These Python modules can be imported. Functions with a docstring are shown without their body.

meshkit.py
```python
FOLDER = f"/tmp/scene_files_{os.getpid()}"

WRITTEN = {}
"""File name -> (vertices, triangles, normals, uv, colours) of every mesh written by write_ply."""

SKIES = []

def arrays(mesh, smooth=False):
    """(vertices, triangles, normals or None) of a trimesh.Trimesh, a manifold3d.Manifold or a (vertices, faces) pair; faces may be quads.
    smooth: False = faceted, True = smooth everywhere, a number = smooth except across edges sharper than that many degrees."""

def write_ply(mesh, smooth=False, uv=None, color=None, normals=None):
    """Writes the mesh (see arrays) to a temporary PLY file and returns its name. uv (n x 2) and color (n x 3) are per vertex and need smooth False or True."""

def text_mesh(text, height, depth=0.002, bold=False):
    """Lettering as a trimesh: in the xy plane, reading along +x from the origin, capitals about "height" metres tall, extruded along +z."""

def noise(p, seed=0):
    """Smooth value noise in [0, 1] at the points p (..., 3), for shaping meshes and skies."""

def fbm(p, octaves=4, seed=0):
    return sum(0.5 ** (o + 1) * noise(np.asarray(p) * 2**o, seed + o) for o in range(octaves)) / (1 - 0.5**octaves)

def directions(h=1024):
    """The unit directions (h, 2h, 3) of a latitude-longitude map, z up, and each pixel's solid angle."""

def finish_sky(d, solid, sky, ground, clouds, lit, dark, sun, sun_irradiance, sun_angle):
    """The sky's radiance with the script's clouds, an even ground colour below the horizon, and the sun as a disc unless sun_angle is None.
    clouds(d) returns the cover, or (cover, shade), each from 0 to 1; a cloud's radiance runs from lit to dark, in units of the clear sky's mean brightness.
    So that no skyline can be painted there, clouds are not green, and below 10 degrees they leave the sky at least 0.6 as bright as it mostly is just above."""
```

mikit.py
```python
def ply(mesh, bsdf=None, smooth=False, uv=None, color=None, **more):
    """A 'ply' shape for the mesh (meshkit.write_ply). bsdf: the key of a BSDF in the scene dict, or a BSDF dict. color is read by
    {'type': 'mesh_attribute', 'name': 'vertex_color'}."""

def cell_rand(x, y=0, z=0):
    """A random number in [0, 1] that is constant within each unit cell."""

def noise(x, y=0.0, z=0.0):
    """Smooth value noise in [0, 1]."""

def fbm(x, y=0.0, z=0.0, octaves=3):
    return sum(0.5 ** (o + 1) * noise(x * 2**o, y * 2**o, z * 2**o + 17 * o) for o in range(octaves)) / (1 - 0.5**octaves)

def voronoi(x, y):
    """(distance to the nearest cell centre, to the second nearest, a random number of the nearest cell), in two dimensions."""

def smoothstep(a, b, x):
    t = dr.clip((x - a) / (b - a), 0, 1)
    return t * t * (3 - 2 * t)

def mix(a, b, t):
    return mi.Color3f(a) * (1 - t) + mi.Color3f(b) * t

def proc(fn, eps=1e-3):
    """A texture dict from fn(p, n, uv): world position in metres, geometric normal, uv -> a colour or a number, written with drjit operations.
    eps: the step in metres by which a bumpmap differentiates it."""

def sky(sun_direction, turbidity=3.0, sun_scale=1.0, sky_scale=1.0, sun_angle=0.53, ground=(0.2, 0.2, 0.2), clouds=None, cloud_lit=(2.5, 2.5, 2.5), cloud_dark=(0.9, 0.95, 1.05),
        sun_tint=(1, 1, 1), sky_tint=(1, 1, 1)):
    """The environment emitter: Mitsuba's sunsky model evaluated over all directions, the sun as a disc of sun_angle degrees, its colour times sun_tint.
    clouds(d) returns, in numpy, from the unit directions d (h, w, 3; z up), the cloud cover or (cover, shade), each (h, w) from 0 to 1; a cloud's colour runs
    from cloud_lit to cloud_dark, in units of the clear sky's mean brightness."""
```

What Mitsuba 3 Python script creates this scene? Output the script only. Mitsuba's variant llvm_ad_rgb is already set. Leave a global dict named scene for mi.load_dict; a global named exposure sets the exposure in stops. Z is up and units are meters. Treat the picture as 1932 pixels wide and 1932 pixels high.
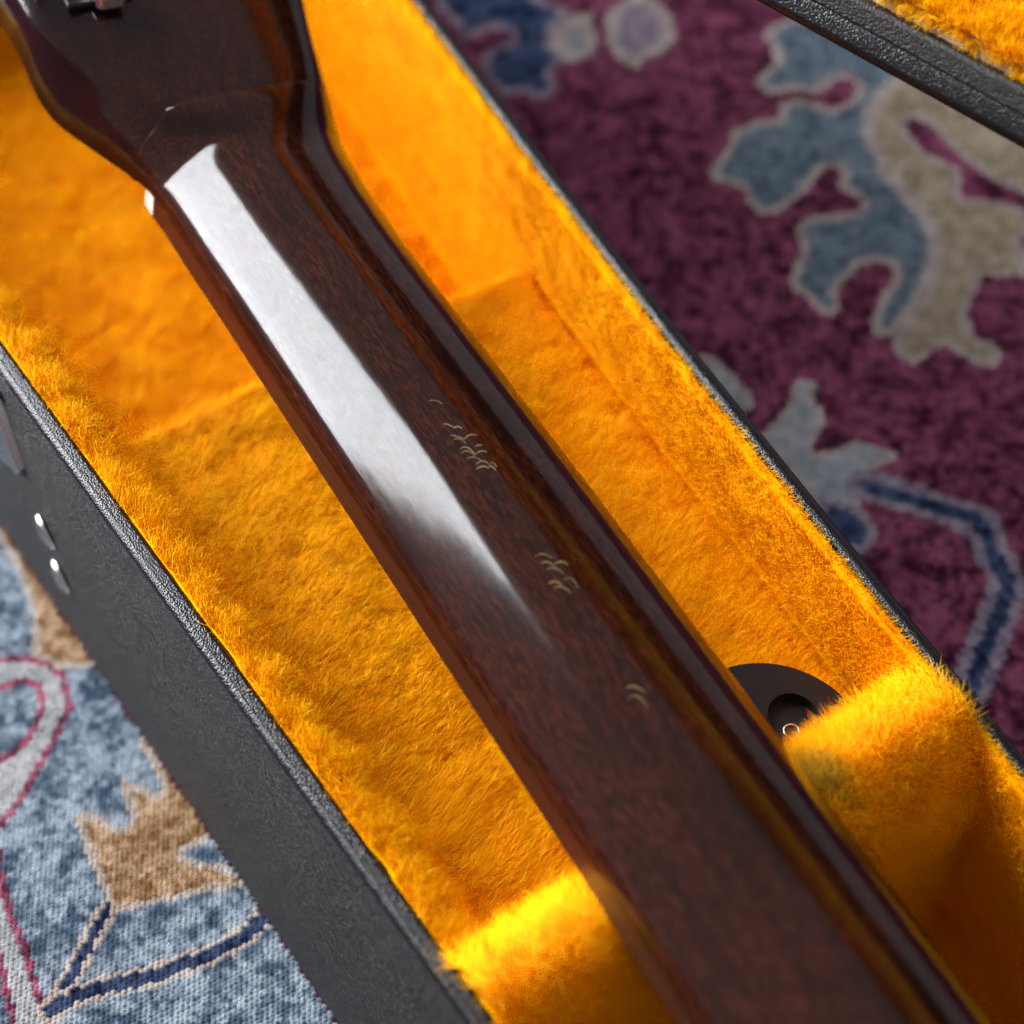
import math
import numpy as np, trimesh, shapely, mitsuba as mi, drjit as dr
import mikit, meshkit
from mikit import proc, noise, fbm, voronoi, cell_rand, smoothstep, mix
from shapely.geometry import Polygon, LineString, MultiPolygon

T = mi.ScalarTransform4f
scene, labels = {}, {}
MM = 0.001

# ------------------------------------------------------------------ camera, lamps, exposure
HC, TAU = 400.0, math.radians(36.0)          # camera height in mm, tilt away from straight down
exposure = 1.70
scene['camera'] = {
    'type': 'thinlens', 'fov': 2 * math.degrees(math.atan(966 / 3700)), 'fov_axis': 'x',
    'to_world': T().look_at(origin=[0, 0, HC * MM], target=[0, math.sin(TAU), HC * MM - math.cos(TAU)], up=[0, 0, 1]),
    'aperture_radius': 0.0038, 'focus_distance': 0.390, 'near_clip': 0.02, 'far_clip': 50.0}

# a tall window to the left and ahead: the only strong light
def window():
    m = np.array([-0.80, 0.42, 0.43]); m /= np.linalg.norm(m)
    c0 = np.array([0.0, 0.28, 0.1])
    dirs = np.array([[-0.80, 0.35, 0.45], [-0.37, 0.31, 0.875], [-0.55, 0.245, 0.80], [-0.76, 0.14, 0.63], [-0.92, 0.07, 0.39], [-0.995, 0.05, 0.05],
                     [-0.93, 0.36, 0.05], [-0.60, 0.79, 0.12], [-0.50, 0.68, 0.53], [-0.50, 0.47, 0.73], [-0.40, 0.44, 0.80], [-0.335, 0.43, 0.84]])
    v = c0 + dirs * (1.7 / (dirs @ m))[:, None]
    k = len(v) - 1
    f = np.array([[0, 1 + i, 1 + (i + 1) % k] for i in range(k)])
    n = np.cross(v[1] - v[0], v[2] - v[0])
    if n @ m > 0:
        f = f[:, ::-1]
    scene['window_light'] = {**mikit.ply(trimesh.Trimesh(v, f, process=False), {'type': 'diffuse', 'reflectance': {'type': 'rgb', 'value': 0.2}}),
                             'emitter': {'type': 'area', 'radiance': {'type': 'rgb', 'value': [5.6, 5.8, 6.1]}}}
    labels['window_light'] = {'label': 'tall bright window pane to the left, outside the frame', 'category': 'window'}
window()
scene['room_light'] = {'type': 'constant', 'radiance': {'type': 'rgb', 'value': [0.10, 0.095, 0.105]}}

# ------------------------------------------------------------------ the frame of the case: s along the neck towards the body, t across, z up (mm)
O = np.array([-59.86, 320.42])
A = np.array([0.49682, -0.86785])
N = np.array([0.86785, 0.49682])
def W(p):
    p = np.asarray(p, float)
    out = np.empty(p.shape)
    out[..., :2] = (O + p[..., :1] * A + p[..., 1:2] * N) * MM
    out[..., 2] = p[..., 2] * MM
    return out
def D(d):
    d = np.asarray(d, float)
    out = np.empty(d.shape)
    out[..., :2] = d[..., :1] * A + d[..., 1:2] * N
    out[..., 2] = d[..., 2]
    return out
def loc(p):
    """world point (drjit) -> s, t in mm"""
    x, y = p.x / MM - O[0], p.y / MM - O[1]
    return x * A[0] + y * A[1], x * N[0] + y * N[1], p.z / MM

# ------------------------------------------------------------------ helpers
def unit(v):
    return v / np.maximum(np.linalg.norm(v, axis=-1, keepdims=True), 1e-9)
def sm(a, b, x):
    t = np.clip((np.asarray(x, float) - a) / (b - a), 0, 1)
    return t * t * (3 - 2 * t)
def add(key, mesh, bsdf, smooth=False, label=None, cat=None, kind=None, group=None, **kw):
    scene[key] = mikit.ply(mesh, bsdf, smooth=smooth, **kw)
    note(key, label, cat, kind, group)
def note(key, label=None, cat=None, kind=None, group=None):
    e = {k: v for k, v in (('label', label), ('category', cat), ('kind', kind), ('group', group)) if v}
    if e:
        labels[key] = {**labels.get(key, {}), **e}
def grid(P, flip=False):
    """P (m, n, 3) in the case frame -> world mesh"""
    m, n = P.shape[:2]
    i = np.arange(m * n).reshape(m, n)
    q = np.stack([i[:-1, :-1], i[1:, :-1], i[1:, 1:], i[:-1, 1:]], -1).reshape(-1, 4)
    if flip:
        q = q[:, ::-1]
    f = np.vstack([q[:, [0, 1, 2]], q[:, [0, 2, 3]]])
    return trimesh.Trimesh(W(P.reshape(-1, 3)), f, process=False)
def local_mesh(v, f):
    return trimesh.Trimesh(W(v), f, process=False)
def rounded_box(c, h, r, n=3, post=lambda p: p):
    """box centred c with half sizes h and edge radius r, in the case frame"""
    m = trimesh.creation.icosphere(subdivisions=n, radius=1.0)
    v = m.vertices
    v = np.sign(v) * (np.array(h) - r) * (np.abs(v) > 1e-6) + v * r
    return trimesh.convex.convex_hull(W(post(v + np.array(c))))
def interp(x, pts):
    p = np.array(pts, float)
    return np.interp(x, p[:, 0], p[:, 1])

def fur(key, P, nrm, comb, length, width, lean, seed, clump=0.35, cl_size=5.0, jit=0.35, curl=0.5, bsdf='plush', label=None, tint=0.14, segs=2):
    """short pile: P roots, nrm normals, comb directions, all (n, 3) in the case frame; lean 0 upright .. 1 flat"""
    r = np.random.default_rng(seed)
    n = len(P)
    cn = np.stack([meshkit.fbm(P / cl_size + 31.7 * k, 2, seed + k) for k in range(3)], -1) * 2 - 1
    L = length * (0.72 + 0.5 * r.random((n, 1))) * (1 + 0.5 * cn[:, :1])
    d = unit(nrm * (1.02 - lean) + comb * lean + cn * clump + r.normal(size=(n, 3)) * jit * 0.5)
    inward = np.minimum((d * nrm).sum(1, keepdims=True) - 0.12, 0)
    d = unit(d - inward * nrm)
    d2 = unit(d + comb * 0.25 * lean + r.normal(size=(n, 3)) * curl * 0.5)
    side = unit(np.cross(d, r.normal(size=(n, 3))))
    w = width * (0.7 + 0.6 * r.random((n, 1))) * 0.5
    p0 = P - d * 0.2
    p1 = p0 + d * L * 0.55
    tip = p1 + d2 * L * 0.45
    nn = unit(nrm + 0.42 * r.normal(size=(n, 3)) + 0.35 * d)
    nt = unit(nrm + 0.35 * r.normal(size=(n, 3)) + 0.2 * d2)
    if segs == 2:
        v = np.stack([p0 - side * w, p0 + side * w, p1 - side * w * 0.85, p1 + side * w * 0.85, tip], 1)
        nv = np.stack([nn, nn, nn, nn, nt], 1)
        f0 = np.array([[0, 1, 3], [0, 3, 2], [2, 3, 4]])
    else:
        d3 = unit(d2 + r.normal(size=(n, 3)) * curl)
        p2 = p1 + d2 * L * 0.28
        tip = p2 + d3 * L * 0.2
        v = np.stack([p0 - side * w, p0 + side * w, p1 - side * w * 0.9, p1 + side * w * 0.9, p2 - side * w * 0.75, p2 + side * w * 0.75, tip], 1)
        nv = np.stack([nn, nn, nn, nn, nt, nt, nt], 1)
        f0 = np.array([[0, 1, 3], [0, 3, 2], [2, 3, 5], [2, 5, 4], [4, 5, 6]])
    k = v.shape[1]
    f = (f0[None] + (np.arange(n) * k)[:, None, None]).reshape(-1, 3)
    col = np.repeat((1 + tint * (r.random((n, 1)) * 2 - 1)) * (1 + np.array([[0.0, 0.10, 0.0]]) * r.normal(size=(n, 1))), k, 0)
    path = meshkit.write_ply((W(v.reshape(-1, 3)), f), False, None, np.clip(col, 0.3, 1.4), normals=D(nv.reshape(-1, 3)))
    scene[key] = {'type': 'ply', 'filename': path, 'face_normals': False, 'bsdf': {'type': 'ref', 'id': bsdf}}
    note(key, label, kind='stuff')
def on_surface(fn, u, v, eu=0.05, ev=0.05):
    """points and normals of fn(u, v) -> (n, 3)"""
    P = fn(u, v)
    nrm = unit(np.cross(fn(u + eu, v) - fn(u - eu, v), fn(u, v + ev) - fn(u, v - ev)))
    return P, nrm

# ------------------------------------------------------------------ materials
def rgb(*c):
    return {'type': 'rgb', 'value': list(c)}
def plush_colour(p, n, uv):
    k = fbm(p.x * 160, p.y * 160, p.z * 160, 3)
    return mix((0.90, 0.365, 0.001), (0.96, 0.545, 0.002), k)
scene['plush_back'] = {'type': 'twosided', 'bsdf': {'type': 'diffuse', 'reflectance': proc(plush_colour)}}
class _:
    pass
def two(b):
    return {'type': 'twosided', 'bsdf': b}
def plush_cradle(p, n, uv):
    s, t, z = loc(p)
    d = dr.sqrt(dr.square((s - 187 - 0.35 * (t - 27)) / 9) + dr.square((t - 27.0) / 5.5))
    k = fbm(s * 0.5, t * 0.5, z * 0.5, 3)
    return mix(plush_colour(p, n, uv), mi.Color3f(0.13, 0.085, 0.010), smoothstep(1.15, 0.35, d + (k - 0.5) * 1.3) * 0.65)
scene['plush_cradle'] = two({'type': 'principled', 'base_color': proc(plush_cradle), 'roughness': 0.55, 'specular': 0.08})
scene['plush'] = two({'type': 'principled', 'base_color': proc(plush_colour), 'roughness': 0.55, 'specular': 0.08})

def wood_colour(p, n, uv):
    s, t, z = loc(p)
    g = fbm(s * 0.035 + 3, t * 0.55, z * 0.25, 4)
    speck = fbm(s * 0.55 + t * 0.3, t * 4.6 - s * 0.25, z * 3.4, 3)
    blot = fbm(s * 0.06, t * 0.10, z * 0.05 + 9, 3)
    m = smoothstep(0.42, 0.68, speck) * smoothstep(0.30, 0.62, blot * 0.6 + g * 0.5)
    c = mix((0.0085, 0.0028, 0.0018), (0.019, 0.0052, 0.0026), g)
    c = mix(c, mi.Color3f(0.048, 0.0105, 0.0048), m)
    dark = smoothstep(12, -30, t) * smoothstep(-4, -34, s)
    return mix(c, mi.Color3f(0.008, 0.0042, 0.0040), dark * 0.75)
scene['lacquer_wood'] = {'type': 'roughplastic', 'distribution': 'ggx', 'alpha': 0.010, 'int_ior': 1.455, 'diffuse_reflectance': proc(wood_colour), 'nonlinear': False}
def board_colour(p, n, uv):
    s, t, z = loc(p)
    g = fbm(s * 0.05, t * 2.0, z * 1.6, 3)
    return mix((0.016, 0.007, 0.005), (0.060, 0.020, 0.010), g)
scene['board_wood'] = {'type': 'roughplastic', 'alpha': 0.12, 'int_ior': 1.5, 'diffuse_reflectance': proc(board_colour)}
scene['bone'] = {'type': 'roughplastic', 'alpha': 0.15, 'diffuse_reflectance': rgb(0.80, 0.74, 0.58)}
scene['chrome'] = two({'type': 'roughconductor', 'alpha': 0.13, 'specular_reflectance': rgb(0.92, 0.91, 0.89)})
scene['nickel'] = two({'type': 'roughconductor', 'alpha': 0.16, 'specular_reflectance': rgb(0.72, 0.69, 0.64)})
scene['fur_glint'] = {'type': 'twosided', 'bsdf': {'type': 'diffuse', 'reflectance': rgb(0.19, 0.145, 0.07)}}  # olive of the plush mirrored in the lacquer, as a flat colour
scene['black_plastic'] = {'type': 'roughplastic', 'alpha': 0.22, 'diffuse_reflectance': rgb(0.006, 0.0055, 0.005)}

def pebble(p, n, uv):
    s, t, z = loc(p)
    a, b, c = voronoi(s * 1.9 + 0.4 * z, t * 1.9 + z * 1.9)
    return (dr.minimum(a, 0.8) * -0.00016) + fbm(s * 3.5, t * 3.5, z * 3.5, 2) * 0.00016
def vinyl_colour(p, n, uv):
    s, t, z = loc(p)
    k = noise(s * 2.3, t * 2.3, z * 2.3)
    w = fbm(s * 0.06, t * 0.06, z * 0.06, 3)
    c = mix((0.009, 0.009, 0.0095), (0.018, 0.0175, 0.0165), w)
    return mix(c, mi.Color3f(0.11, 0.098, 0.07), smoothstep(0.62, 0.95, k) * 0.7)
scene['vinyl'] = two({'type': 'bumpmap', 'nested_texture': proc(pebble, eps=4e-5), 'scale': 2.0,
                  'bsdf': {'type': 'principled', 'base_color': proc(vinyl_colour), 'roughness': 0.42, 'specular': 0.5}})
scene['binding_vinyl'] = two({'type': 'bumpmap', 'nested_texture': proc(pebble, eps=4e-5), 'scale': 0.5,
                          'bsdf': {'type': 'principled', 'base_color': rgb(0.006, 0.006, 0.0065), 'roughness': 0.22, 'specular': 0.5}})
def lid_vinyl_colour(p, n, uv):
    s, t, z = loc(p)
    return mix((0.007, 0.006, 0.005), (0.016, 0.013, 0.009), fbm(s * 0.5, t * 0.5, z * 0.5, 3))
scene['lid_vinyl'] = two({'type': 'bumpmap', 'nested_texture': proc(pebble, eps=4e-5), 'scale': 1.0,
                      'bsdf': {'type': 'principled', 'base_color': proc(lid_vinyl_colour), 'roughness': 0.5}})
scene['board_core'] = two({'type': 'diffuse', 'reflectance': rgb(0.42, 0.40, 0.36)})
def yarn(lo, hi, scale=0.26):
    def fn(p, n, uv):
        x, y = p.x / MM, p.y / MM
        k = fbm(x * scale, y * scale, 3.0, 3)
        j = noise(x * 0.62, y * 0.66, 5.0) * 0.75 + cell_rand(x * 0.9, y * 0.95, 1) * 0.25
        return mix(lo, hi, smoothstep(0.26, 0.74, k * 0.56 + j * 0.44))
    return {'type': 'diffuse', 'reflectance': proc(fn)}
YARN = {'burgundy': ((0.048, 0.009, 0.022), (0.29, 0.075, 0.14)), 'field': ((0.070, 0.110, 0.165), (0.44, 0.52, 0.59)),
        'cream': ((0.34, 0.27, 0.25), (0.52, 0.45, 0.41)), 'blue': ((0.075, 0.110, 0.150), (0.20, 0.25, 0.29)),
        'tan': ((0.26, 0.20, 0.13), (0.46, 0.38, 0.28)), 'grey': ((0.26, 0.28, 0.31), (0.42, 0.43, 0.44)),
        'lilac': ((0.16, 0.12, 0.18), (0.34, 0.28, 0.33)), 'navy': ((0.012, 0.020, 0.050), (0.075, 0.105, 0.20)),
        'slate': ((0.16, 0.17, 0.20), (0.30, 0.30, 0.33)), 'pink': ((0.14, 0.03, 0.06), (0.58, 0.16, 0.24)),
        'pale': ((0.38, 0.39, 0.40), (0.60, 0.60, 0.60)), 'sand': ((0.48, 0.38, 0.31), (0.70, 0.60, 0.52)),
        'ochre': ((0.24, 0.115, 0.040), (0.66, 0.43, 0.26))}
for _k, (_lo, _hi) in YARN.items():
    scene['yarn_' + _k] = yarn(tuple(0.66 * v for v in _lo), tuple(0.66 * v for v in _hi))
RUG = [
    ('lilac_flower', 'lilac', 'navy', [(-26.4, 493.1), (-21.8, 483), (-16.7, 475.5), (-15, 469), (-8.6, 473.9), (-3.1, 474.7), (0.7, 471.4), (0.1, 467.4), (-7.4, 464.2), (-8.9, 456.2), (-6.2, 450.7), (-2, 442.9), (2.8, 446.8), (8.5, 441.8), (13.4, 447.6), (11.9, 454.6), (15.7, 459.4), (12.5, 465.8), (12.6, 474.7), (18.2, 483), (7.8, 488), (7.9, 493.1)], 2.26),
    ('cream_bud', 'cream', 'slate', [(11.8, 470.6), (17.1, 479.6), (25.3, 482.1), (24.1, 476.3), (26.1, 469.8), (24.8, 462.5), (18.9, 459), (14.4, 461.7)], 3.89),
    ('cream_bud', 'cream', 'lilac', [(29.7, 481.3), (33.1, 484.6), (37.6, 489.7), (44.2, 488), (49.3, 479.6), (50.4, 469.8), (45.3, 462.9), (40.9, 461.7), (38, 455.8), (32.8, 460.2), (29.3, 467.4)], 3.58),
    ('blue_leaf', 'cream', 'blue', [(77.5, 472.2), (79.6, 465), (80.2, 458.6), (73.8, 451.5), (74, 446.8), (78.1, 445.2), (83.6, 447.6), (89.7, 445.2), (94.1, 447.6), (97.7, 451.9), (101.5, 451.9), (104.2, 447.6), (100.9, 441.4), (93.8, 437.9), (89.3, 440.6), (85.3, 442.9), (80.3, 440.6), (79.3, 433.8), (73, 433), (65.4, 429.3), (64, 423.3), (58.2, 413.8), (56.9, 408.7), (61.4, 406.9), (66.4, 406.6), (67.5, 400.2), (70.2, 396), (76.2, 396), (82.9, 403), (88.8, 412.3), (94.1, 414.5), (96.2, 410.2), (93.4, 407.3), (97.5, 403), (100.7, 399.5), (98.2, 395.3), (91.1, 394.6), (83, 393.2), (80.1, 389), (81.4, 380.9), (77.1, 370.2), (77.7, 366.2), (81.4, 363.6), (84.6, 357.1), (87.9, 355.8), (89.3, 361), (88.9, 366.2), (92.2, 370.2), (96.2, 375.5), (101.3, 377.5), (106, 375.5), (105.9, 370.2), (102.3, 364.9), (97.9, 355.2), (98.2, 349.5), (102.5, 349.5), (110.6, 361), (115.1, 370.2), (118.5, 380.9), (117.8, 391.1), (113.8, 399.5), (107.7, 412.3), (105.3, 423.3), (105.4, 434.5), (108.3, 441.4), (113.2, 447.6), (121.2, 461.7), (107.2, 481.3), (90.5, 478.8), (82.8, 477.2)], 1.99),
    ('tan_leaf', 'cream', 'tan', [(113.7, 447.6), (121, 459.4), (159.1, 430.8), (154.9, 404.4), (146.2, 403.4), (135.7, 412), (131.3, 417.4), (127.2, 424.8), (123.9, 431.5), (119.6, 435.3), (116.3, 433.8), (115.9, 427.8), (118.9, 421.1), (125, 416), (130, 411.6), (127.5, 404.4), (128.6, 401.3), (138, 399.8), (145.2, 396.7), (147.3, 388.4), (141.2, 384.3), (143.9, 379.5), (142.2, 371.5), (130, 371.5), (126.5, 364.2), (123.1, 357.1), (124.1, 350.1), (127.4, 346.2), (128.7, 347.3), (131.6, 342.6), (128.8, 338), (122.2, 341.3), (117.2, 346.3), (111.8, 343.2), (107.9, 339.4), (103.9, 342), (103.1, 347.3), (107.6, 354.9), (111.3, 361), (115.9, 370.2), (119.2, 380.9), (118.5, 391.1), (114.5, 399.5), (108.4, 412.3), (106, 423.3), (106.2, 434.5), (109.1, 441.4)], 1.79),
    ('grey_flower', 'cream', 'grey', [(74.9, 332.6), (77.8, 334.5), (80.4, 332), (79.6, 327.8), (81.4, 322.4), (80.4, 317.1), (77.7, 312.4), (77.5, 309.5), (82.5, 309.5), (87.8, 313), (92.3, 311.9), (98.4, 309.5), (98.1, 306.7), (93.4, 305.5), (91.3, 302.1), (90.3, 297.6), (88.1, 293.7), (84.6, 290.4), (81.8, 288.2), (77.6, 291.5), (69.1, 307.8), (64.2, 314.8), (70.1, 320.6), (73.4, 326.6)], 1.1),
    ('grey_flower', 'cream', 'grey', [(51.1, 342.5), (54.8, 340.6), (57.8, 336.9), (62, 330.2), (63.5, 324.8), (61.5, 322.4), (56.2, 326)], 1.12),
    ('navy_stem', 'lilac', 'navy', [(90, 299.3), (98.2, 295.9), (105.5, 293.1), (117.7, 287.6), (119.5, 279), (122, 268.9), (119.1, 261.1), (114.2, 251), (108.8, 239.5), (104.4, 231.4)], -1),
    ('navy_stem', 'lilac', 'navy', [(80.8, 287.6), (83.5, 287.6), (84.9, 284.3)], -2),
    ('grey_scroll', 'pink', 'pale', [(-130.1, 242.9), (-122.2, 247.2), (-116.2, 247.9), (-110.4, 246.1), (-105.9, 242.2), (-103.6, 233.8), (-105.8, 225.5), (-108.8, 217.5), (-111.7, 208.9), (-115.3, 202.5), (-119, 196.1), (-121.6, 191.1), (-125.6, 215.5), (-118.1, 220.1), (-114.9, 222.8), (-112, 227.6), (-110.6, 234.5), (-112.5, 239.4), (-116.4, 240.8), (-120.8, 238.3), (-126.2, 233.8), (-127.3, 226.2)], 0.86),
    ('grey_scroll', 'pink', 'pale', [(-114.7, 198), (-112.8, 189.2), (-109.7, 181.9), (-105.7, 174.1), (-102.5, 167.1), (-99.2, 159.6), (-96.9, 152.8), (-95.3, 146.8), (-103.6, 146.8), (-106.1, 156.1), (-108, 161.9), (-110.1, 168.2), (-115.5, 181.3), (-118.6, 193.6)], 0.8),
    ('tan_flower', 'sand', 'ochre', [(-99.8, 207), (-92.5, 204.4), (-88.1, 201.5), (-85.8, 204.7), (-87.3, 209.6), (-91.2, 215.8), (-89, 214.5), (-84.1, 212.2), (-80, 209.9), (-79.8, 213.5), (-83.1, 219.5), (-87, 225.2), (-83.4, 227.6), (-63.4, 203.1), (-66, 199.9), (-71, 198.3), (-74.8, 195.5), (-71.8, 194.2), (-65.4, 193), (-60, 190.5), (-56.5, 188.6), (-67.7, 187.1), (-76, 185), (-88.3, 181.6), (-89.4, 186.2), (-94.2, 194.9), (-96.7, 201.2)], 0.84),
    ('navy_stem', 'sand', 'navy', [(-88.8, 183.1), (-92.5, 172.9), (-96.8, 161.9), (-98.2, 157.9)], -3),
    ('navy_stem', 'sand', 'navy', [(-98.1, 159.6), (-92.9, 163), (-87.6, 164.5), (-76.9, 167.4), (-66.3, 171.5), (-57.8, 176.5), (-54.2, 181.3), (-50.8, 188.6)], -4),
    ('tan_flower', 'sand', 'ochre', [(-132.6, 289.6), (-127.5, 281.7), (-123.5, 276.2), (-119.9, 269.3), (-116, 259.6), (-114.8, 253), (-114.8, 248.6), (-107.8, 245), (-100.8, 245), (-96.3, 245.8), (-103.1, 255.9), (-115.1, 275.5), (-125.2, 292)], 1.17),
]

# ------------------------------------------------------------------ rug: one sheet of backing, its pile knotted in colours
def rug_back(p, n, uv):
    k = fbm(p.x * 60, p.y * 60, 1.0, 4)
    return mix((0.03, 0.006, 0.014), (0.13, 0.035, 0.06), k)
scene['rug_back'] = {'type': 'diffuse', 'reflectance': proc(rug_back)}
_b = trimesh.creation.box([2.4, 2.4, 0.006])
_b.apply_translation([0, 0.32, -0.0033])
add('rug', _b, 'rug_back', label='knotted wool rug with burgundy field, faded blue border and pale flower motifs', cat='rug')

def build_rug():
    r = np.random.default_rng(5)
    ang = math.radians(4)
    X, Y = [], []
    for px, py, side in ((1.5, 1.4, 1), (1.12, 1.04, -1)):
        u, v = np.meshgrid(np.arange(-290, 290, px), np.arange(-290, 290, py), indexing='ij')
        v = v + (np.arange(u.shape[0])[:, None] % 2) * py * 0.5
        u, v = u.ravel() + r.normal(0, 0.10, u.size), v.ravel() + r.normal(0, 0.10, u.size)
        x, y = u * math.cos(ang) - v * math.sin(ang), 325 + u * math.sin(ang) + v * math.cos(ang)
        t = (x - O[0]) * N[0] + (y - O[1]) * N[1]
        X.append(x[t * side > 0]); Y.append(y[t * side > 0])
    x, y = np.concatenate(X), np.concatenate(Y)
    s, t = (x - O[0]) * A[0] + (y - O[1]) * A[1], (x - O[0]) * N[0] + (y - O[1]) * N[1]
    keep = (np.abs(x) < 205) & (y > 122) & (y < 525) & ((t > 45) | (t < -62 + 0.093 * (s - 150)))
    x, y, s, t = x[keep], y[keep], s[keep], t[keep]
    owner = np.where(t > 0, 0, 1).astype(int)
    names = [('burgundy_pile', 'burgundy', 'burgundy wool pile of the field'), ('blue_pile', 'field', 'mottled blue grey wool pile of the border')]
    for nm, co, ci, pts, w in RUG:
        pts = np.array(pts)
        if w < 0:
            wn, wo = {-1: (1.9, 4.9), -2: (4.0, 6.5), -3: (1.1, 2.4), -4: (1.55, 2.75)}[w]
            L = LineString(pts)
            outer, inner = L.buffer(wo), L.buffer(wn)
        else:
            poly = Polygon(pts).buffer(0)
            poly = poly.buffer(1.2).buffer(-2.2).buffer(1.0) if poly.area > 150 else poly
            outer, inner = poly.buffer(0.4), poly.buffer(-max(w, 1.3))
        a = shapely.contains_xy(outer, x, y)
        b = shapely.contains_xy(inner, x, y) if not inner.is_empty else np.zeros(len(x), bool)
        names.append((nm + '_outline', co, None))
        owner[a] = len(names) - 1
        names.append((nm, ci, None))
        owner[b] = len(names) - 1
    # a knot: a low dome of six triangles
    ring = np.array([(math.cos(k * math.pi / 3), math.sin(k * math.pi / 3)) for k in range(6)])
    seen = {}
    for k, (nm, yarn_, lab) in enumerate(names):
        i = np.nonzero(owner == k)[0]
        if not len(i):
            continue
        m = len(i)
        rr = np.where(t[i] > 0, 1.0, 0.76)[:, None] * (1.0 + 0.14 * r.random((m, 1)))
        h = 0.30 + 0.40 * r.random(m)
        V = np.zeros((m, 7, 3))
        V[:, 0] = np.c_[x[i], y[i], h]
        for j in range(6):
            V[:, 1 + j] = np.c_[x[i, None] + rr * ring[j, 0], y[i, None] + rr * ring[j, 1], np.zeros((m, 1)) - 0.15]
        f0 = [[0, 1 + j, 1 + (j + 1) % 6] for j in range(6)]
        f = (np.array(f0)[None] + (np.arange(m) * 7)[:, None, None]).reshape(-1, 3)
        seen[nm] = seen.get(nm, -1) + 1
        key = 'rug__' + nm + ('_%03d' % seen[nm] if seen[nm] else '')
        add(key, trimesh.Trimesh(V.reshape(-1, 3) * MM, f, process=False), 'yarn_' + yarn_, smooth=True, label=lab, kind='stuff')
build_rug()

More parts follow.
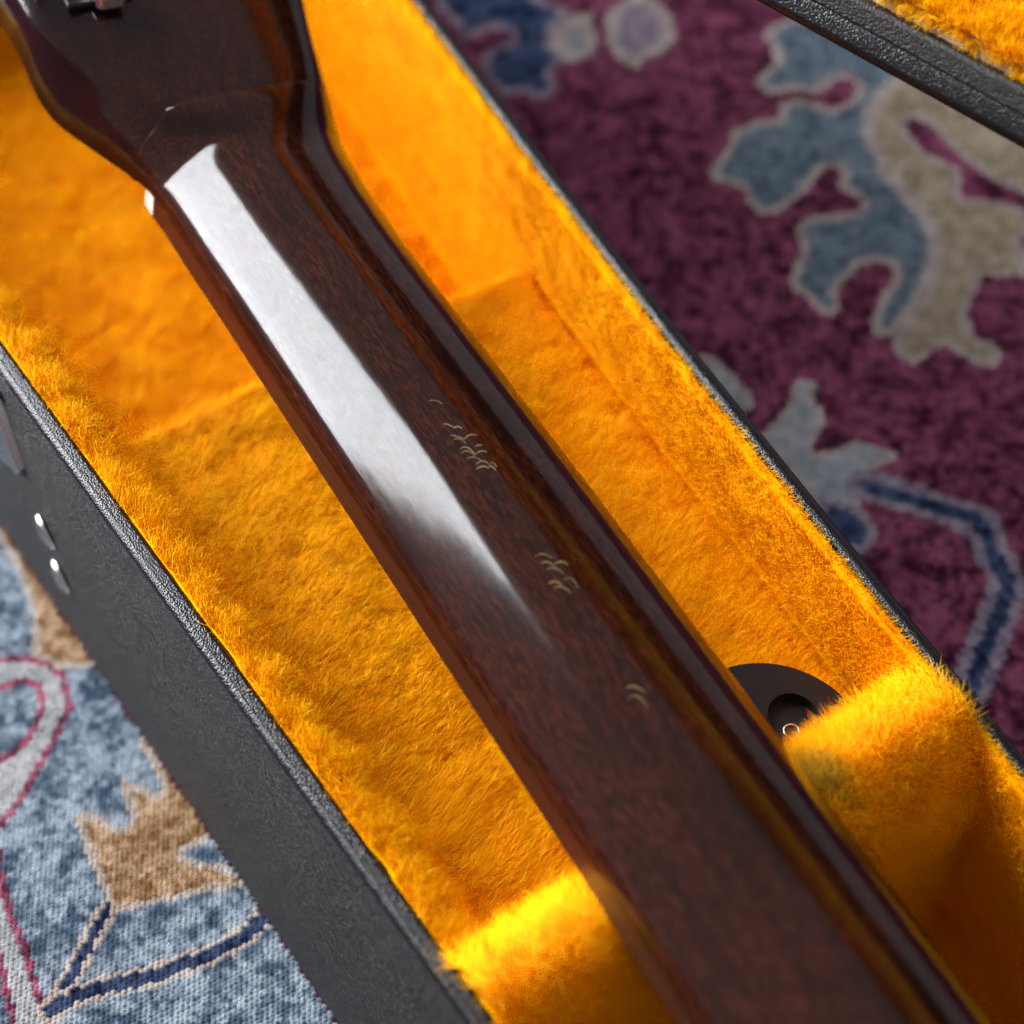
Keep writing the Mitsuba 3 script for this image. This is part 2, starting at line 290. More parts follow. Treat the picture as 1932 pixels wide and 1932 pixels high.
# ------------------------------------------------------------------ guitar case
note('guitar_case', 'open black vinyl guitar case lined with orange yellow plush, lying on the rug', 'guitar case')
S0, S1 = -190.0, 345.0
H = 80.0
FLARE = lambda s: 0.0016 * np.maximum(s - 205, 0) ** 2
HL = lambda s: -69.0 + 0.0933 * s - FLARE(s)                                    # crown of the left rim
RI = lambda s: interp(s, [(-205, 73), (-43, 64.4), (17, 61.6), (83, 59.6), (133, 59.2), (400, 59.4)]) + FLARE(s)   # right rim, inner edge
RO = lambda s: interp(s, [(-205, 77.5), (-41, 68.6), (32, 66.0), (89, 64.6), (145, 63.9), (201, 63.3), (400, 63.5)]) + FLARE(s)
LI = lambda s: HL(s) + 3.0
def seg(n=140):
    return np.linspace(S0, S1, n)
# outer skin: left wall, floor, right wall as one sheet
def skin():
    s = seg(260)
    rows, lrim, rrim = [], [], []
    for ss in s:
        hl, ri, ro = HL(ss), RI(ss), RO(ss)
        pr, lr, rr_ = [], [], []
        c = hl + 0.6
        lr += [(hl + 3.7, H - 6.0), (hl + 3.7, H - 2.0)]
        for a in np.linspace(0, 80, 6):                                          # rolled edge of the left rim, sharpest at its outer corner
            lr.append((hl + 2.3 + 1.4 * math.cos(math.radians(a)), H - 1.6 + 1.4 * math.sin(math.radians(a))))
        for a in np.linspace(82, 186, 16):
            lr.append((hl + 0.9 + 1.6 * math.cos(math.radians(a)), H - 2.0 + 1.6 * math.sin(math.radians(a))))
        for k in np.linspace(0.0, 1, 16):                                       # left wall, bellied a little
            pr.append((hl - 0.7 - 6.7 * k - 1.2 * math.sin(math.pi * k), (H - 2.2) * (1 - k) + 6.0 * k))
        for a in np.linspace(200, 270, 5):
            pr.append((c - 2.2 + 6.0 * math.cos(math.radians(a)), 6.0 + 6.0 * math.sin(math.radians(a)) + 0.6))
        pr.append((ro - 2, 0.6))
        for a in np.linspace(-70, 0, 5):
            pr.append((ro + 0.0 + 6.0 * math.cos(math.radians(a)) - 2.0, 6.6 + 6.0 * math.sin(math.radians(a))))
        rw = (ro - ri) / 2
        for k in np.linspace(0.1, 1, 8):
            pr.append((ro + 4.0 * (1 - k), 6.6 + (H - rw - 6.6) * k))
        for a in np.linspace(-8, 195, 18):
            rr_.append(((ri + ro) / 2 + rw * math.cos(math.radians(a)), H - rw + rw * math.sin(math.radians(a))))
        for a, b in ((rows, pr), (lrim, lr), (rrim, rr_)):
            a.append([(ss, t, z) for t, z in b])
    return np.array(rows), np.array(lrim), np.array(rrim)
SK, LRIM, RRIM = skin()
add('guitar_case__shell', grid(SK), 'vinyl', smooth=True, label='grey looking pebbled vinyl wall of the case')
add('guitar_case__rim_binding', grid(LRIM), 'binding_vinyl', smooth=True, label='glossy black rolled rim beside the left fur edge')
add('guitar_case__rim_binding_001', grid(RRIM), 'binding_vinyl', smooth=True, label='glossy black rim between right fur wall and rug')
def cap(s0, key):
    P = np.array([[(s0, t, z) for z in np.linspace(2, H, 8)] for t in np.linspace(HL(s0), RO(s0), 20)])
    add(key, grid(P), 'vinyl')
cap(S0 + 1.0, 'guitar_case__end_wall')

# ---- linings
rng = np.random.default_rng(11)
bump = lambda P, sc, sd: meshkit.fbm(np.asarray(P) / sc, 3, sd) * 2 - 1
def two_d(s, t, sc, sd):
    return meshkit.fbm(np.stack([s / sc, t / sc, np.full_like(s, 0.37)], -1), 3, sd) * 2 - 1

ZF, ZW = 50.0, 4.0                       # padded floor under the neck; the wells before and behind it
FL0, FL1 = 25.0, 190.0
def floor_fn(s, t):
    edge = 22.0 + 7.0 * two_d(t, t * 0 + 3.3, 26.0, 4) * 0.7
    lift = sm(-12, 7, s - edge)
    z = ZW + (ZF - ZW) * lift + 1.3 * two_d(s, t, 22.0, 1) * lift
    z = z - 3.0 * sm(53.0, 57.0, t) * lift
    return np.stack([s, t, z], -1)
def floor_grid(s0, s1, fn, n, m):
    s = np.linspace(s0, s1, n)[:, None] + np.zeros((1, m))
    k = np.linspace(0, 1, m)[None] + np.zeros((n, 1))
    t = LI(s) - 1.0 + (RI(s) - LI(s) + 1.5) * k
    return fn(s, t)
add('guitar_case__padded_floor', grid(floor_grid(8, 196, floor_fn, 150, 90), True), 'plush_back', smooth=True, label='raised plush floor under the neck')
def well_fn(s, t):
    return np.stack([s, t, ZW + 1.5 * two_d(s, t, 30.0, 8)], -1)
add('guitar_case__headstock_well', grid(floor_grid(-189, 20, well_fn, 80, 50), True), 'plush_back', smooth=True, label='deep plush well under the headstock')
add('guitar_case__body_well', grid(floor_grid(188, 344, well_fn, 60, 50), True), 'plush_back', smooth=True, label='shadowed plush well behind the fur block')
# right wall lining
def rwall_fn(s, z):
    k = np.clip((H - z) / 30.0, 0, 1)
    t = RI(s) - 1.4 - 1.2 * k - 0.9 * np.sin(np.pi * k) + 0.6 * two_d(s, z, 14.0, 3)
    t = t + 1.0 * sm(76.5, 80.5, z)
    return np.stack([s, t, z], -1)
sg, zg = np.meshgrid(np.linspace(S0 + 1, S1, 260), np.linspace(80.4, ZW - 2, 40), indexing='ij')
add('guitar_case__right_wall_lining', grid(rwall_fn(sg, zg)), 'plush_back', smooth=True)
# left wall lining: a padded lip under the rim and the wall below it
def lwall_fn(s, q):
    """q 0 at the rim .. 1 down at the bottom"""
    ang = np.clip(q / 0.25, 0, 1)
    t = LI(s) + 0.3 + 4.6 * np.sin(ang * np.pi / 2) + 1.0 * two_d(s, q * 40, 9.0, 6)
    z = H - 1.0 + 0.9 * np.sin(ang * np.pi) - 5.0 * (1 - np.cos(ang * np.pi / 2)) - np.clip((q - 0.25) / 0.75, 0, 1) * (H - ZW - 4)
    return np.stack([s, t, z], -1)
sg, qg = np.meshgrid(np.linspace(S0 + 1, S1, 300), np.concatenate([np.linspace(0, 0.3, 16), np.linspace(0.34, 1, 14)]), indexing='ij')
add('guitar_case__left_wall_lining', grid(lwall_fn(sg, qg), True), 'plush_back', smooth=True)

# the fur block that cradles the neck
CP = np.array([(181.0, 20), (180.6, 50), (180.2, 68)] + [(191.2 - 11.0 * math.cos(x), 70 + 14.0 * math.sin(x)) for x in np.linspace(0.12, math.pi - 0.12, 24)] + [(202.2, 68), (202.6, 40), (203, 5)])
CL = np.concatenate([[0], np.cumsum(np.linalg.norm(np.diff(CP, axis=0), axis=1))]); CL /= CL[-1]
def cradle_fn(k, t):
    """k 0..1 over the block from its far foot across the top to its near foot"""
    s, z = np.interp(k, CL, CP[:, 0]), np.interp(k, CL, CP[:, 1])
    top = sm(55, 75, z)
    z = z + top * (-t * 0.05 - 3.0 * np.exp(-((t + 1) / 23.0) ** 4) + 1.6 * two_d(k * 40, t, 14.0, 5))
    s = s - 0.085 * t + 1.3 * two_d(k * 40 + 5, t, 11.0, 15)
    return np.stack([s, t, z], -1)
kg, tg = np.meshgrid(np.linspace(0, 1, 70), np.linspace(-47.5, 60.5, 110), indexing='ij')
add('guitar_case__neck_cradle', grid(cradle_fn(kg, tg), True), 'plush_back', smooth=True, label='plush covered block with a dip for the neck')

# ---- pile
def scatter(n, lo, hi, seed):
    r = np.random.default_rng(seed)
    return lo[0] + (hi[0] - lo[0]) * r.random(n), lo[1] + (hi[1] - lo[1]) * r.random(n)
def up(nrm):
    return nrm * np.sign(nrm[:, 2:3] + 1e-9)
def comb_dir(n, d, spread, seed):
    r = np.random.default_rng(seed)
    return unit(np.array(d)[None] + r.normal(size=(n, 3)) * spread)
q_ = 1.0
# padded floor
for part, (n, t0, t1, sd) in enumerate([(310000, -60, 62, 21)]):
    s, t = scatter(int(n * q_), (12, t0), (181, t1), sd)
    k = (t > LI(s) + 1) & (t < RI(s) - 4.6) & ~((np.abs(t + 1) < 15) & (np.random.default_rng(2).random(len(s)) < 0.8))
    s, t = s[k], t[k]
    P, nr = on_surface(floor_fn, s, t)
    fur('guitar_case__padded_floor__fur', P, up(nr), comb_dir(len(P), (-0.10, 1, 0.05), 0.14, sd), 4.2, 0.105, 0.76, sd, clump=0.18, cl_size=5.0, jit=0.38)
s, t = scatter(int(70000 * q_), (-150, -85), (22, 75), 31)
k = (t > LI(s) + 1) & (t < RI(s) - 1)
P, nr = on_surface(well_fn, s[k], t[k])
fur('guitar_case__headstock_well__fur', P, up(nr), comb_dir(len(P), (-0.2, 1, 0.1), 0.2, 32), 5.0, 0.30, 0.7, 32, clump=0.5, cl_size=6.0)
s, t = scatter(int(34000 * q_), (198, -60), (320, 85), 33)
k = (t > LI(s) + 1) & (t < RI(s) - 1)
P, nr = on_surface(well_fn, s[k], t[k])
fur('guitar_case__body_well__fur', P, up(nr), comb_dir(len(P), (-0.2, 1, 0.1), 0.2, 34), 5.0, 0.30, 0.7, 34, clump=0.5, cl_size=6.0)
# right wall
s, z = scatter(int(270000 * q_), (-150, 10), (310, 77.5), 41)
k = ~((np.abs(z - ZF + 0.5) < 2.0) & (s > 30) & (s < 176)) & (np.random.default_rng(3).random(len(s)) < np.where((z > 46) & (s > 0) & (s < 225), 1.0, 0.45))
s, z = s[k], z[k]
P, nr = on_surface(rwall_fn, s, z)
nr = nr * np.sign(-nr[:, 1:2])
fur('guitar_case__right_wall_lining__fur', P, nr, comb_dir(len(P), (0.25, 0, 0.9), 0.22, 42), 3.6, 0.11, 0.72, 42, clump=0.20, cl_size=4.5)
# a fringe combed over the right rim
s, z = scatter(int(14000 * q_), (-95, 78.6), (290, 80.4), 43)
P, nr = on_surface(rwall_fn, s, z)
nr = nr * np.sign(-nr[:, 1:2])
nr = unit(nr * 0.35 + np.array([0, 0, 1.0]))
fur('guitar_case__right_wall_lining__fringe', P, nr, comb_dir(len(P), (0.75, 0.32, 0.25), 0.25, 44), 2.1, 0.12, 0.58, 44, clump=0.5, cl_size=3.0, segs=3)
# left lip
s, q = scatter(int(165000 * q_), (-90, 0.006), (285, 0.34), 51)
P, nr = on_surface(lwall_fn, s, q, 0.05, 0.004)
nr = up(nr) if True else nr
nr = unit(np.where((q < 0.26)[:, None], up(nr) + np.array([0, 1.0, 0]) * np.clip(1 - q / 0.10, 0, 1)[:, None], nr * np.sign(nr[:, 1:2])))
cd = comb_dir(len(P), (-0.15, 1.0, 0.25), 0.25, 52)
fur('guitar_case__left_wall_lining__fur', P, nr, cd, 5.8, 0.10, 0.34, 52, clump=0.36, cl_size=3.2, jit=0.6, curl=0.8, segs=3)
s, q = scatter(int(30000 * q_), (-150, 0.34), (290, 0.95), 53)
P, nr = on_surface(lwall_fn, s, q, 0.05, 0.004)
nr = nr * np.sign(nr[:, 1:2])
fur('guitar_case__left_wall_lining__fur_001', P, nr, comb_dir(len(P), (0.1, 0.1, -0.8), 0.3, 54), 5.0, 0.26, 0.6, 54)
# cradle
k_, t = scatter(int(120000 * q_), (0.05, -48), (0.97, 60), 61)
ok = ~((np.abs(t + 1) < 17) & (np.random.default_rng(4).random(len(t)) < 0.7)) & (t > HL(191) + 3)
k_, t = k_[ok], t[ok]
P, nr = on_surface(cradle_fn, k_, t, 0.004, 0.1)
c0 = np.stack([191.5 - 0.085 * t, t, np.full(len(t), 60.0)], -1)
nr = nr * np.sign(((P - c0) * nr).sum(1, keepdims=True))
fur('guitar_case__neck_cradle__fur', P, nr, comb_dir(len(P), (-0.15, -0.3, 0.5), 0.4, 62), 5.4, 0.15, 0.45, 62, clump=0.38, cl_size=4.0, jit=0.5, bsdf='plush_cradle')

# ---- hardware on the left wall
def wall_at(s, k):
    """point and outward normal on the left outer wall, k 0 top .. 1 bottom"""
    t = HL(s) - 0.7 - 6.7 * k - 1.2 * math.sin(math.pi * k)
    return np.array([s, t, (H - 2.2) * (1 - k) + 6.0 * k])
def rivet(key, s, k, label):
    p = wall_at(s, k)
    r, h = 4.6, 1.9
    v, f = [], []
    nr, na = 10, 28
    for i in range(nr + 1):
        a = i / nr * math.pi / 2
        for j in range(na):
            b = j / na * 2 * math.pi
            v.append((p[0] + r * math.sin(a) * math.cos(b), p[1] + 0.2 - h * math.cos(a) + 0.09 * r * math.sin(a) * math.sin(b) * -1, p[2] + r * math.sin(a) * math.sin(b)))
    for i in range(nr):
        for j in range(na):
            a, b = i * na + j, i * na + (j + 1) % na
            f += [(a, b, b + na), (a, b + na, a + na)]
    add(key, local_mesh(np.array(v), np.array(f)), 'nickel', smooth=True, label=label)
rivet('guitar_case__rivet', 33.7, 0.520, 'upper domed metal rivet on the outer wall')
rivet('guitar_case__rivet_001', 38.3, 0.683, 'lower domed metal rivet on the outer wall')
def latch():
    poly = [(-24, 0.11), (16, 0.11), (20, 0.16), (27.0, 0.31), (25.6, 0.345), (13, 0.42), (-24, 0.47)]
    v, f = [], []
    rings = []
    for off, sh in ((0.0, 1.0), (-1.2, 1.0), (-1.7, 0.96)):
        cs, ck = np.mean([p[0] for p in poly]), np.mean([p[1] for p in poly])
        rings.append([wall_at(cs + (s - cs) * sh, ck + (k - ck) * sh) + [0, off, 0] for s, k in poly])
    v = np.array(rings).reshape(-1, 3)
    m = len(poly)
    for i in range(2):
        for j in range(m):
            a, b = i * m + j, i * m + (j + 1) % m
            f += [(a, b, b + m), (a, b + m, a + m)]
    v = np.vstack([v, v[2 * m:].mean(0)])
    f += [(2 * m + j, 2 * m + (j + 1) % m, 3 * m) for j in range(m)]
    add('guitar_case__latch', local_mesh(v, np.array(f)), 'nickel', smooth=25, label='nickel latch plate on the outer wall')
    p = wall_at(16.5, 0.10)
    k = trimesh.creation.icosphere(subdivisions=3, radius=1.0)
    add('guitar_case__latch__knob', local_mesh(k.vertices * [2.2, 1.6, 1.8] + p + [0, -1.0, 0.5], k.faces), 'chrome', smooth=True)
latch()

# ---- lid, standing open beyond the right side: a shallow tray with its lower long side towards the case
def build_lid():
    e0, e1 = np.array([66.1, 83.9]), np.array([126.6, 103.7])
    d = (e1 - e0) / np.linalg.norm(e1 - e0)
    away = np.array([-d[1], d[0]])
    away = away if away[1] > 0 else -away
    tilt = math.radians(22)
    Dv = np.array([*(away * math.cos(tilt)), -math.sin(tilt)])                  # into the tray
    Uv = np.array([*(away * math.sin(tilt)), math.cos(tilt)])                   # from the lower side up
    base = np.array([*e0, 150.0])
    bend = lambda x: 0.0006 * np.maximum(x - 120, 0) ** 2 + 0.0022 * np.minimum(x + 8, 0) ** 2 * (x > -78) + (x <= -78) * (0.0022 * 4900 + 0.308 * (-78 - x))
    E = lambda x: base + x * np.array([*d, 0.0]) + bend(x) * np.array([*away, 0.0])
    xs = np.linspace(-270, 330, 120)
    shrink = lambda x: 1 - 0.62 * sm(10, -120, x)                               # the lid narrows towards the headstock end
    def fn(x, prof):
        return np.array([[E(xx) + p * Dv + (q if q < 20 else 13 + (q - 13) * shrink(xx)) * Uv for p, q in prof] for xx in x])
    # outer skin: rolled lower edge, underside going back, back panel
    roll = [(2.6 - 2.6 * math.cos(a), 2.6 - 2.6 * math.sin(a)) for a in np.linspace(math.pi / 2, -math.pi * 0.45, 16)]
    prof = [(38, 0.0), (20, 0.0)] + [(2.6 - 2.6 * math.sin(a), 2.6 - 2.6 * math.cos(a)) for a in np.linspace(0, math.pi * 0.5, 10)] + [(0.5, 4.5), (1.2, 5.6)]
    add('guitar_case__lid', grid(fn(xs, prof)), 'binding_vinyl', smooth=40, label='open lid of the case with plush lining')
    tr = [(1.2, 5.6), (0.7, 6.2), (0.7, 9.4), (1.4, 10.2), (3.4, 10.4)]
    add('guitar_case__lid__trim', grid(fn(xs, tr)), 'lid_vinyl', smooth=30)
    add('guitar_case__lid__rim', grid(fn(xs, [(3.4, 10.3), (4.2, 10.9), (4.6, 13.0), (4.9, 13.6)])), 'board_core', smooth=30, label='pale cut edge of the lid core')
    def lin(x, q):
        k = np.clip(q / 0.34, 0, 1)
        k2 = np.clip((q - 0.34) / 0.40, 0, 1)
        k3 = np.clip((q - 0.74) / 0.26, 0, 1)
        p = 4.6 + 32 * k - 32 * k3 - 1.6 * np.sin(np.pi * np.clip(q / 0.06, 0, 1)) * (q < 0.06)
        u = 12.8 + 1.3 * np.sin(np.pi * k * 0.5) + 110 * k2 * shrink(x)
        Ev = base + x[..., None] * np.array([*d, 0.0]) + bend(x)[..., None] * np.array([*away, 0.0])
        P = Ev + p[..., None] * Dv + u[..., None] * Uv
        return P + (1.2 * two_d(x, q * 120, 16.0, 9))[..., None] * Uv
    xg, qg = np.meshgrid(np.linspace(-270, 330, 190), np.linspace(0, 1, 70), indexing='ij')
    add('guitar_case__lid__lining', grid(lin(xg, qg), True), 'plush_back', smooth=True, label='bright plush inside the lid')
    # back, top
    add('guitar_case__lid__back', grid(fn(xs, [(38, 0.0), (40, 3.0), (40, 127.0), (38, 130.0), (0.0, 130.0), (0.0, 126.0)])), 'vinyl', smooth=40)
    r = np.random.default_rng(71)
    x, q = 20 + 110 * r.random(70000), 0.38 * r.random(70000)
    P = lin(x, q)
    e = 0.02
    nr = unit(np.cross(lin(x + 0.1, q) - lin(x - 0.1, q), lin(x, q + e) - lin(x, np.maximum(q - e, 0))))
    want = Uv - Dv * 0.4
    nr = nr * np.sign((nr * want).sum(1, keepdims=True))
    cd = unit(np.array([*d, 0]) * 0.4 - Dv * 0.7 + r.normal(size=(len(x), 3)) * 0.35)
    fur('guitar_case__lid__fur', P, nr, cd, 4.2, 0.17, 0.5, 72, clump=0.5, cl_size=4.0, jit=0.5)
    x, q = -268 + 590 * r.random(36000), r.random(36000)
    k = (x < 20) | (x > 130) | (q > 0.38)
    x, q = x[k], q[k]
    P = lin(x, q)
    nr = unit(np.cross(lin(x + 0.1, q) - lin(x - 0.1, q), lin(x, q + e) - lin(x, np.maximum(q - e, 0))))
    nr = nr * np.sign((nr * want).sum(1, keepdims=True))
    fur('guitar_case__lid__fur_001', P, nr, unit(np.array([*d, 0]) * 0.4 - Dv * 0.7 + r.normal(size=(len(x), 3)) * 0.35), 5.0, 0.5, 0.6, 73)
    # tufts hanging over the edge
    x = 20 + 110 * r.random(2600)
    P = lin(x, np.full(len(x), 0.008))
    nr = np.tile(unit(-Dv + 0.1 * Uv)[None], (len(x), 1))
    fur('guitar_case__lid__fringe', P, nr, unit(-Dv * 0.5 - Uv * 0.9 + np.array([*d, 0]) * 0.6 + r.normal(size=(len(x), 3)) * 0.35), 4.2, 0.14, 0.7, 74, clump=0.9, cl_size=3.0, segs=3, curl=0.8)
build_lid()

# ------------------------------------------------------------------ guitar, lying face down: neck and headstock in one piece
note('guitar', 'glossy dark brown guitar neck and headstock lying face down in the plush lined case', 'guitar')
ROLL = math.radians(12)                          # the neck lies rolled a little to the right
def rolled(P):
    P = np.asarray(P, float)
    t, z = P[..., 1] + 1, P[..., 2] - 90
    return np.stack([P[..., 0], -1 + t * math.cos(ROLL) + z * math.sin(ROLL), 90 - t * math.sin(ROLL) + z * math.cos(ROLL)], -1)
TL = [(-190, -46), (-120, -42), (-75, -38.8), (-59, -37.6), (-49, -36.8), (-38, -35.6), (-30, -33.9), (-20.5, -30.4), (-13, -27.4), (-6, -24.6), (0, -22.9), (8, -22.4), (20, -22.4), (40, -22.2), (150, -22.0), (330, -22.6)]
TR = [(-190, 46), (-120, 43), (-75, 39.5), (-59, 37), (-49, 34.4), (-38, 31.2), (-30, 28.9), (-20.5, 26.8), (-13, 25.6), (-6, 24.6), (0, 23.8), (12, 22.4), (26, 21.4), (40, 21.0), (70, 21.4), (110, 22.0), (150, 22.3), (330, 23.0)]
from scipy.interpolate import PchipInterpolator
tl_f, tr_f = PchipInterpolator(*np.array(TL).T), PchipInterpolator(*np.array(TR).T)
def front(s):                                    # the lower face: fingerboard joint, then the tilted face of the headstock
    return np.where(s < -5, 88.5 + 0.25 * (-s - 5), 89.0)
def neck_point(s, th):
    """s along, th 0..pi from the left edge over the back to the right edge"""
    tl, tr = tl_f(s), tr_f(s)
    tc, w = (tl + tr) / 2, (tr - tl) / 2
    c, sn = np.cos(th), np.sin(th)
    t0 = tc - w * c
    s_arc = -1.8 - 0.028 * (t0 - 1.0) ** 2
    rt = sm(-8, 18, t0)
    x_ = np.clip((s - s_arc + 4.0 + 14.0 * rt) / (14.0 + 22.0 * rt), 0, 1)
    g = x_ ** 3 * (x_ * (6 * x_ - 15) + 10)                  # 0 on the headstock, 1 on the neck
    e_neck = 1.95 + 1.3 * sm(6, -14, s)
    e = 5.0 * (1 - g) + e_neck * g
    volute = 0.0072 * np.clip(14 - s, 0, 17.5) ** 2 + 0.25 * np.clip(-3.5 - s, 0, None)
    hgt = (16.2 + volute) * g + 19.25 * (1 - g) + 0.035 * two_d(s, th * 9.0 + 0 * s, 9.0, 77)
    t = tc - w * np.sign(c) * np.abs(c) ** (2 / e)
    base = front(s) * (1 - g) + np.minimum(front(s), 89.0 + 0.0 * s) * g
    z = base + hgt * np.abs(sn) ** (2 / e)
    return np.stack([s, t, z], -1)
def build_neck():
    s = np.concatenate([np.arange(-178, -60, 3.0), np.arange(-60, 14, 0.35), np.arange(14, 331, 2.0)])
    th = np.linspace(0, math.pi, 321)
    P = neck_point(s[:, None] + 0 * th[None], th[None] + 0 * s[:, None])
    flat0, flat1 = (rolled(np.stack([P[i, :, 0], P[i, :, 1], np.full(len(th), P[i, 0, 2])], -1)) for i in (0, -1))
    P = rolled(P)
    m = grid(P)
    # close the lower face and both ends
    n = len(th)
    low = np.stack([P[:, 0], P[:, -1]], 1)
    mesh = trimesh.util.concatenate([m, grid(low, True), grid(np.stack([P[0], flat0])), grid(np.stack([P[-1], flat1]), True)])
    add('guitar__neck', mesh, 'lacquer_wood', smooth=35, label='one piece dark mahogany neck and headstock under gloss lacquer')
build_neck()
def build_board():
    s = np.arange(1.8, 325, 4.0)
    rows = []
    for ss in s:
        a, b = tl_f(ss) + 0.05, tr_f(ss) - 0.05
        r = 0.5
        rows.append([(ss, a, 88.9), (ss, a, 83 + r), (ss, a + 0.15, 83.15), (ss, a + r, 83.0), (ss, b - r, 83.0), (ss, b - 0.15, 83.15), (ss, b, 83 + r), (ss, b, 88.9)])
    add('guitar__fingerboard', grid(rolled(np.array(rows)), True), 'board_wood', smooth=50)
    add('guitar__nut', rounded_box((-1.4, -0.1, 85.0), (2.6, 22.0, 2.8), 0.7, post=rolled), 'bone', smooth=40, label='pale bone nut showing at the edge of the neck')
build_board()
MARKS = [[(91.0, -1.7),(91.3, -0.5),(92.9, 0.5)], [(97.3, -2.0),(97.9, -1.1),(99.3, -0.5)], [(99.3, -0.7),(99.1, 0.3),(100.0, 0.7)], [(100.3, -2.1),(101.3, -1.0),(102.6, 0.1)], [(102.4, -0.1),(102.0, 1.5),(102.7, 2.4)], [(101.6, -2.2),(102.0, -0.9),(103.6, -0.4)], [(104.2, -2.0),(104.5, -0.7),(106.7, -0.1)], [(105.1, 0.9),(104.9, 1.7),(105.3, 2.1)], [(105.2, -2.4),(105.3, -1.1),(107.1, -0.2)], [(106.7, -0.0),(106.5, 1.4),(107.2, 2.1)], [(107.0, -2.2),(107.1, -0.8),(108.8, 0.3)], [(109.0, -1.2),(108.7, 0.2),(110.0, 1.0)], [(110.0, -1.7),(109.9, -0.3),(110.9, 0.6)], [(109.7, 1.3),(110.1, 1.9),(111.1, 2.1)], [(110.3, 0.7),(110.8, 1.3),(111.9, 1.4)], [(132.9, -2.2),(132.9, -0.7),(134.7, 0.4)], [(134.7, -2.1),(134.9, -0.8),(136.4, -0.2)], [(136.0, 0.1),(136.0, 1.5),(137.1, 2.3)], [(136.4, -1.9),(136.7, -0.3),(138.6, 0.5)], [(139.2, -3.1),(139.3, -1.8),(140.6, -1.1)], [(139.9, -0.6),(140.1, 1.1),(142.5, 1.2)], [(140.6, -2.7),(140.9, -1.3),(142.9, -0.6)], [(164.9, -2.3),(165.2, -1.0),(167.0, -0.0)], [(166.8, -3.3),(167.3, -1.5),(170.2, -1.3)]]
def build_fur_glints():  # crescent reflections of the fur in the lacquer, laid on as pale ribbons
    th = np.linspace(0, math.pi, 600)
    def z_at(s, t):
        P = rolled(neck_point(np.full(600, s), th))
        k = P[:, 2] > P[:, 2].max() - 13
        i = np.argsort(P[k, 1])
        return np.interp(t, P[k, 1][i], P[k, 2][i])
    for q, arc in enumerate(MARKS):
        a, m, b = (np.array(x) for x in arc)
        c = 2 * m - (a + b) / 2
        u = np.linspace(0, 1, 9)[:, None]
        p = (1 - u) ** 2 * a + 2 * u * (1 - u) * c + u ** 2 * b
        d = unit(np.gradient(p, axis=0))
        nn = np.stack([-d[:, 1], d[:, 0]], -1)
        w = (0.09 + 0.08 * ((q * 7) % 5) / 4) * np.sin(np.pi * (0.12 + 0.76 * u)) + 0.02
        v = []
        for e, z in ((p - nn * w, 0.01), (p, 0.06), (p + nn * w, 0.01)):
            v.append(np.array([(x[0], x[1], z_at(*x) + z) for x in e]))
        key = 'guitar__neck__fur_glint' + ('_%03d' % q if q else '')
        add(key, grid(np.stack(v, 1)), 'fur_glint', smooth=True)
build_fur_glints()
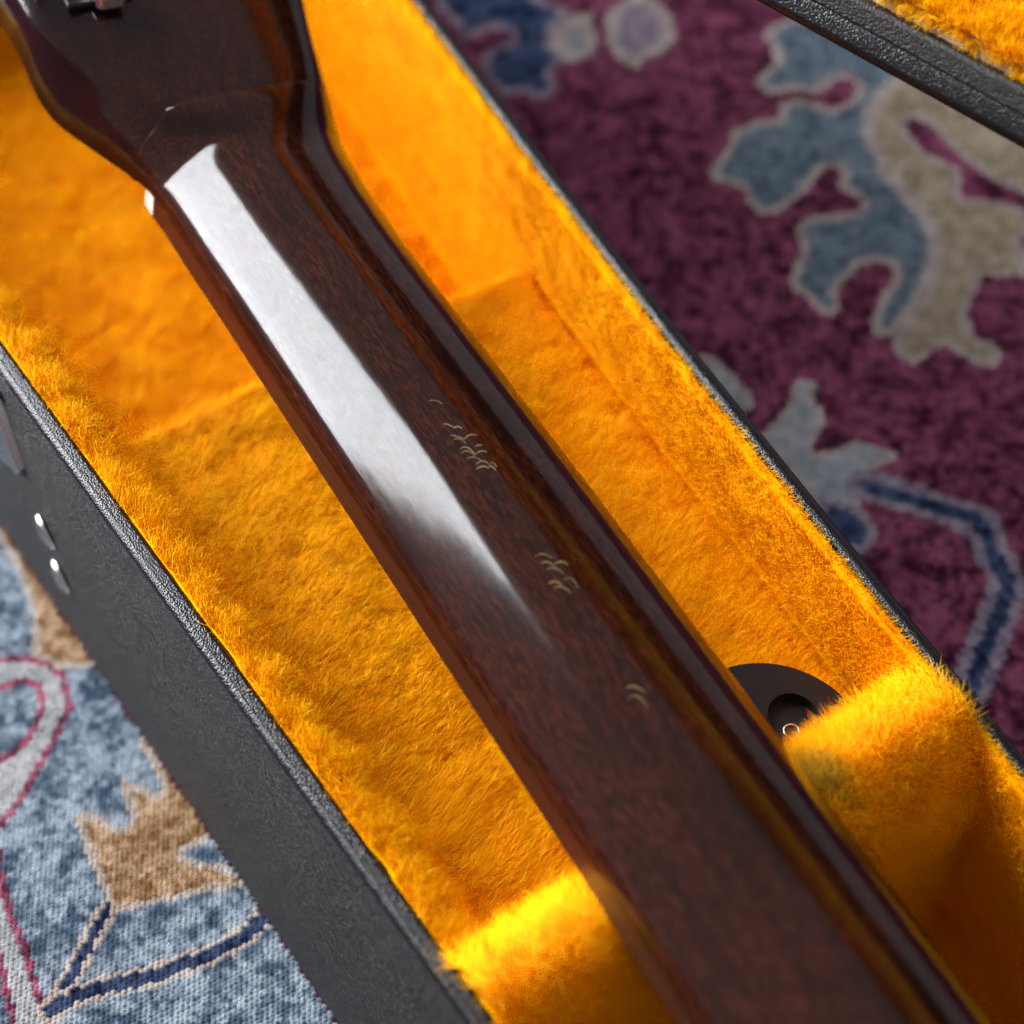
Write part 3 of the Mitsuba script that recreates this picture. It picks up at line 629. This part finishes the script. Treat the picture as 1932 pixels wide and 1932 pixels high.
def build_tuner():
    def place(v):
        v = np.asarray(v, float)
        out = v.copy()
        out[:, 2] = v[:, 2] - 0.25 * v[:, 0]
        return rolled(out + np.array([-32.9, -19.8, float(front(np.array(-34.2))) + 19.1]))
    def rb(c, h, r):
        m = trimesh.creation.icosphere(subdivisions=3)
        v = np.sign(m.vertices) * (np.array(h) - r) * (np.abs(m.vertices) > 1e-6) + m.vertices * r + np.array(c)
        return trimesh.convex.convex_hull(place(v) * 1.0)
    def put(key, m, b, **k):
        add(key, trimesh.Trimesh(W(m.vertices), m.faces), b, smooth=30, **k)
    put('guitar__tuner', rb((-6.5, -1.5, 0.5), (6.5, 7.5, 0.7), 0.5), 'black_plastic', label='thin black slab with a chrome tuner housing on it')  # thin black slab lying under the housing
    put('guitar__tuner__housing', rb((-0.6, 0.0, 4.0), (3.8, 3.6, 3.2), 1.6), 'chrome')
    k = trimesh.creation.icosphere(subdivisions=3)
    v = k.vertices * [2.3, 2.3, 1.3] + [0.3, 1.4, 7.0]
    add('guitar__tuner__screw', trimesh.Trimesh(W(place(v)), k.faces), 'chrome', smooth=True)
    m = trimesh.creation.cylinder(radius=1.8, height=16, sections=24)
    v = m.vertices[:, [0, 2, 1]] * [1, 1, 1] + [-16.0, -8, 4.0]
    add('guitar__tuner__shaft', trimesh.Trimesh(W(place(v)), m.faces), 'chrome', smooth=40)
    put('guitar__tuner__button', rb((-16.0, -19, 4.0), (7.5, 5.0, 3.2), 2.6), 'chrome')
build_tuner()

# ------------------------------------------------------------------ black tab tucked under the fur block
def build_tab():
    c = np.array([169.0, 31.0])
    a = np.linspace(0, 2 * math.pi, 72)[:-1]
    body = Polygon([(c[0] + 20.8 * math.cos(x), c[1] + 20.0 * math.sin(x)) for x in a]).union(Polygon([(170, 11), (186, 11), (186, 51), (170, 51)]))
    hole = Polygon([(164.5 + 5.4 * math.cos(x), 39.6 + 5.0 * math.sin(x)) for x in a])
    m = trimesh.creation.extrude_polygon(body.difference(hole), 3.0, engine='earcut')
    add('black_tab', trimesh.Trimesh(W(m.vertices + [0, 0, 56.0]), m.faces), 'black_plastic', smooth=30, label='black rounded tab with a round hole, tucked under the right of the fur block', cat='tab')
    m = trimesh.creation.extrude_polygon(body.buffer(-0.8), 1.0, engine='earcut')
    add('black_tab__hole_shade', trimesh.Trimesh(W(m.vertices + [0, 0, 54.9]), m.faces), 'black_plastic', smooth=30)  # added black sheet: stands in for the shade seen through the hole
    t = trimesh.creation.torus(1.5, 0.22, major_sections=32, minor_sections=10)
    add('black_tab__ring', trimesh.Trimesh(W(t.vertices + [167.2, 37.2, 59.3]), t.faces), 'chrome', smooth=True)
build_tab()

# guitar body, unseen beyond the frame, set close to darken the well
def build_body_blocker():
    outline = Polygon([(276, -52), (300, -66), (345, -100), (390, -122), (440, -120), (440, 120), (390, 122), (345, 96), (300, 66), (276, 54)]).buffer(8).buffer(-4)
    m = trimesh.creation.extrude_polygon(outline, 92.0, engine='earcut')
    v = m.vertices * [1, 1, 1] + [0, 0, 20.0]
    add('guitar__body', trimesh.Trimesh(W(rolled(v)), m.faces), 'lacquer_wood', smooth=30)
build_body_blocker()
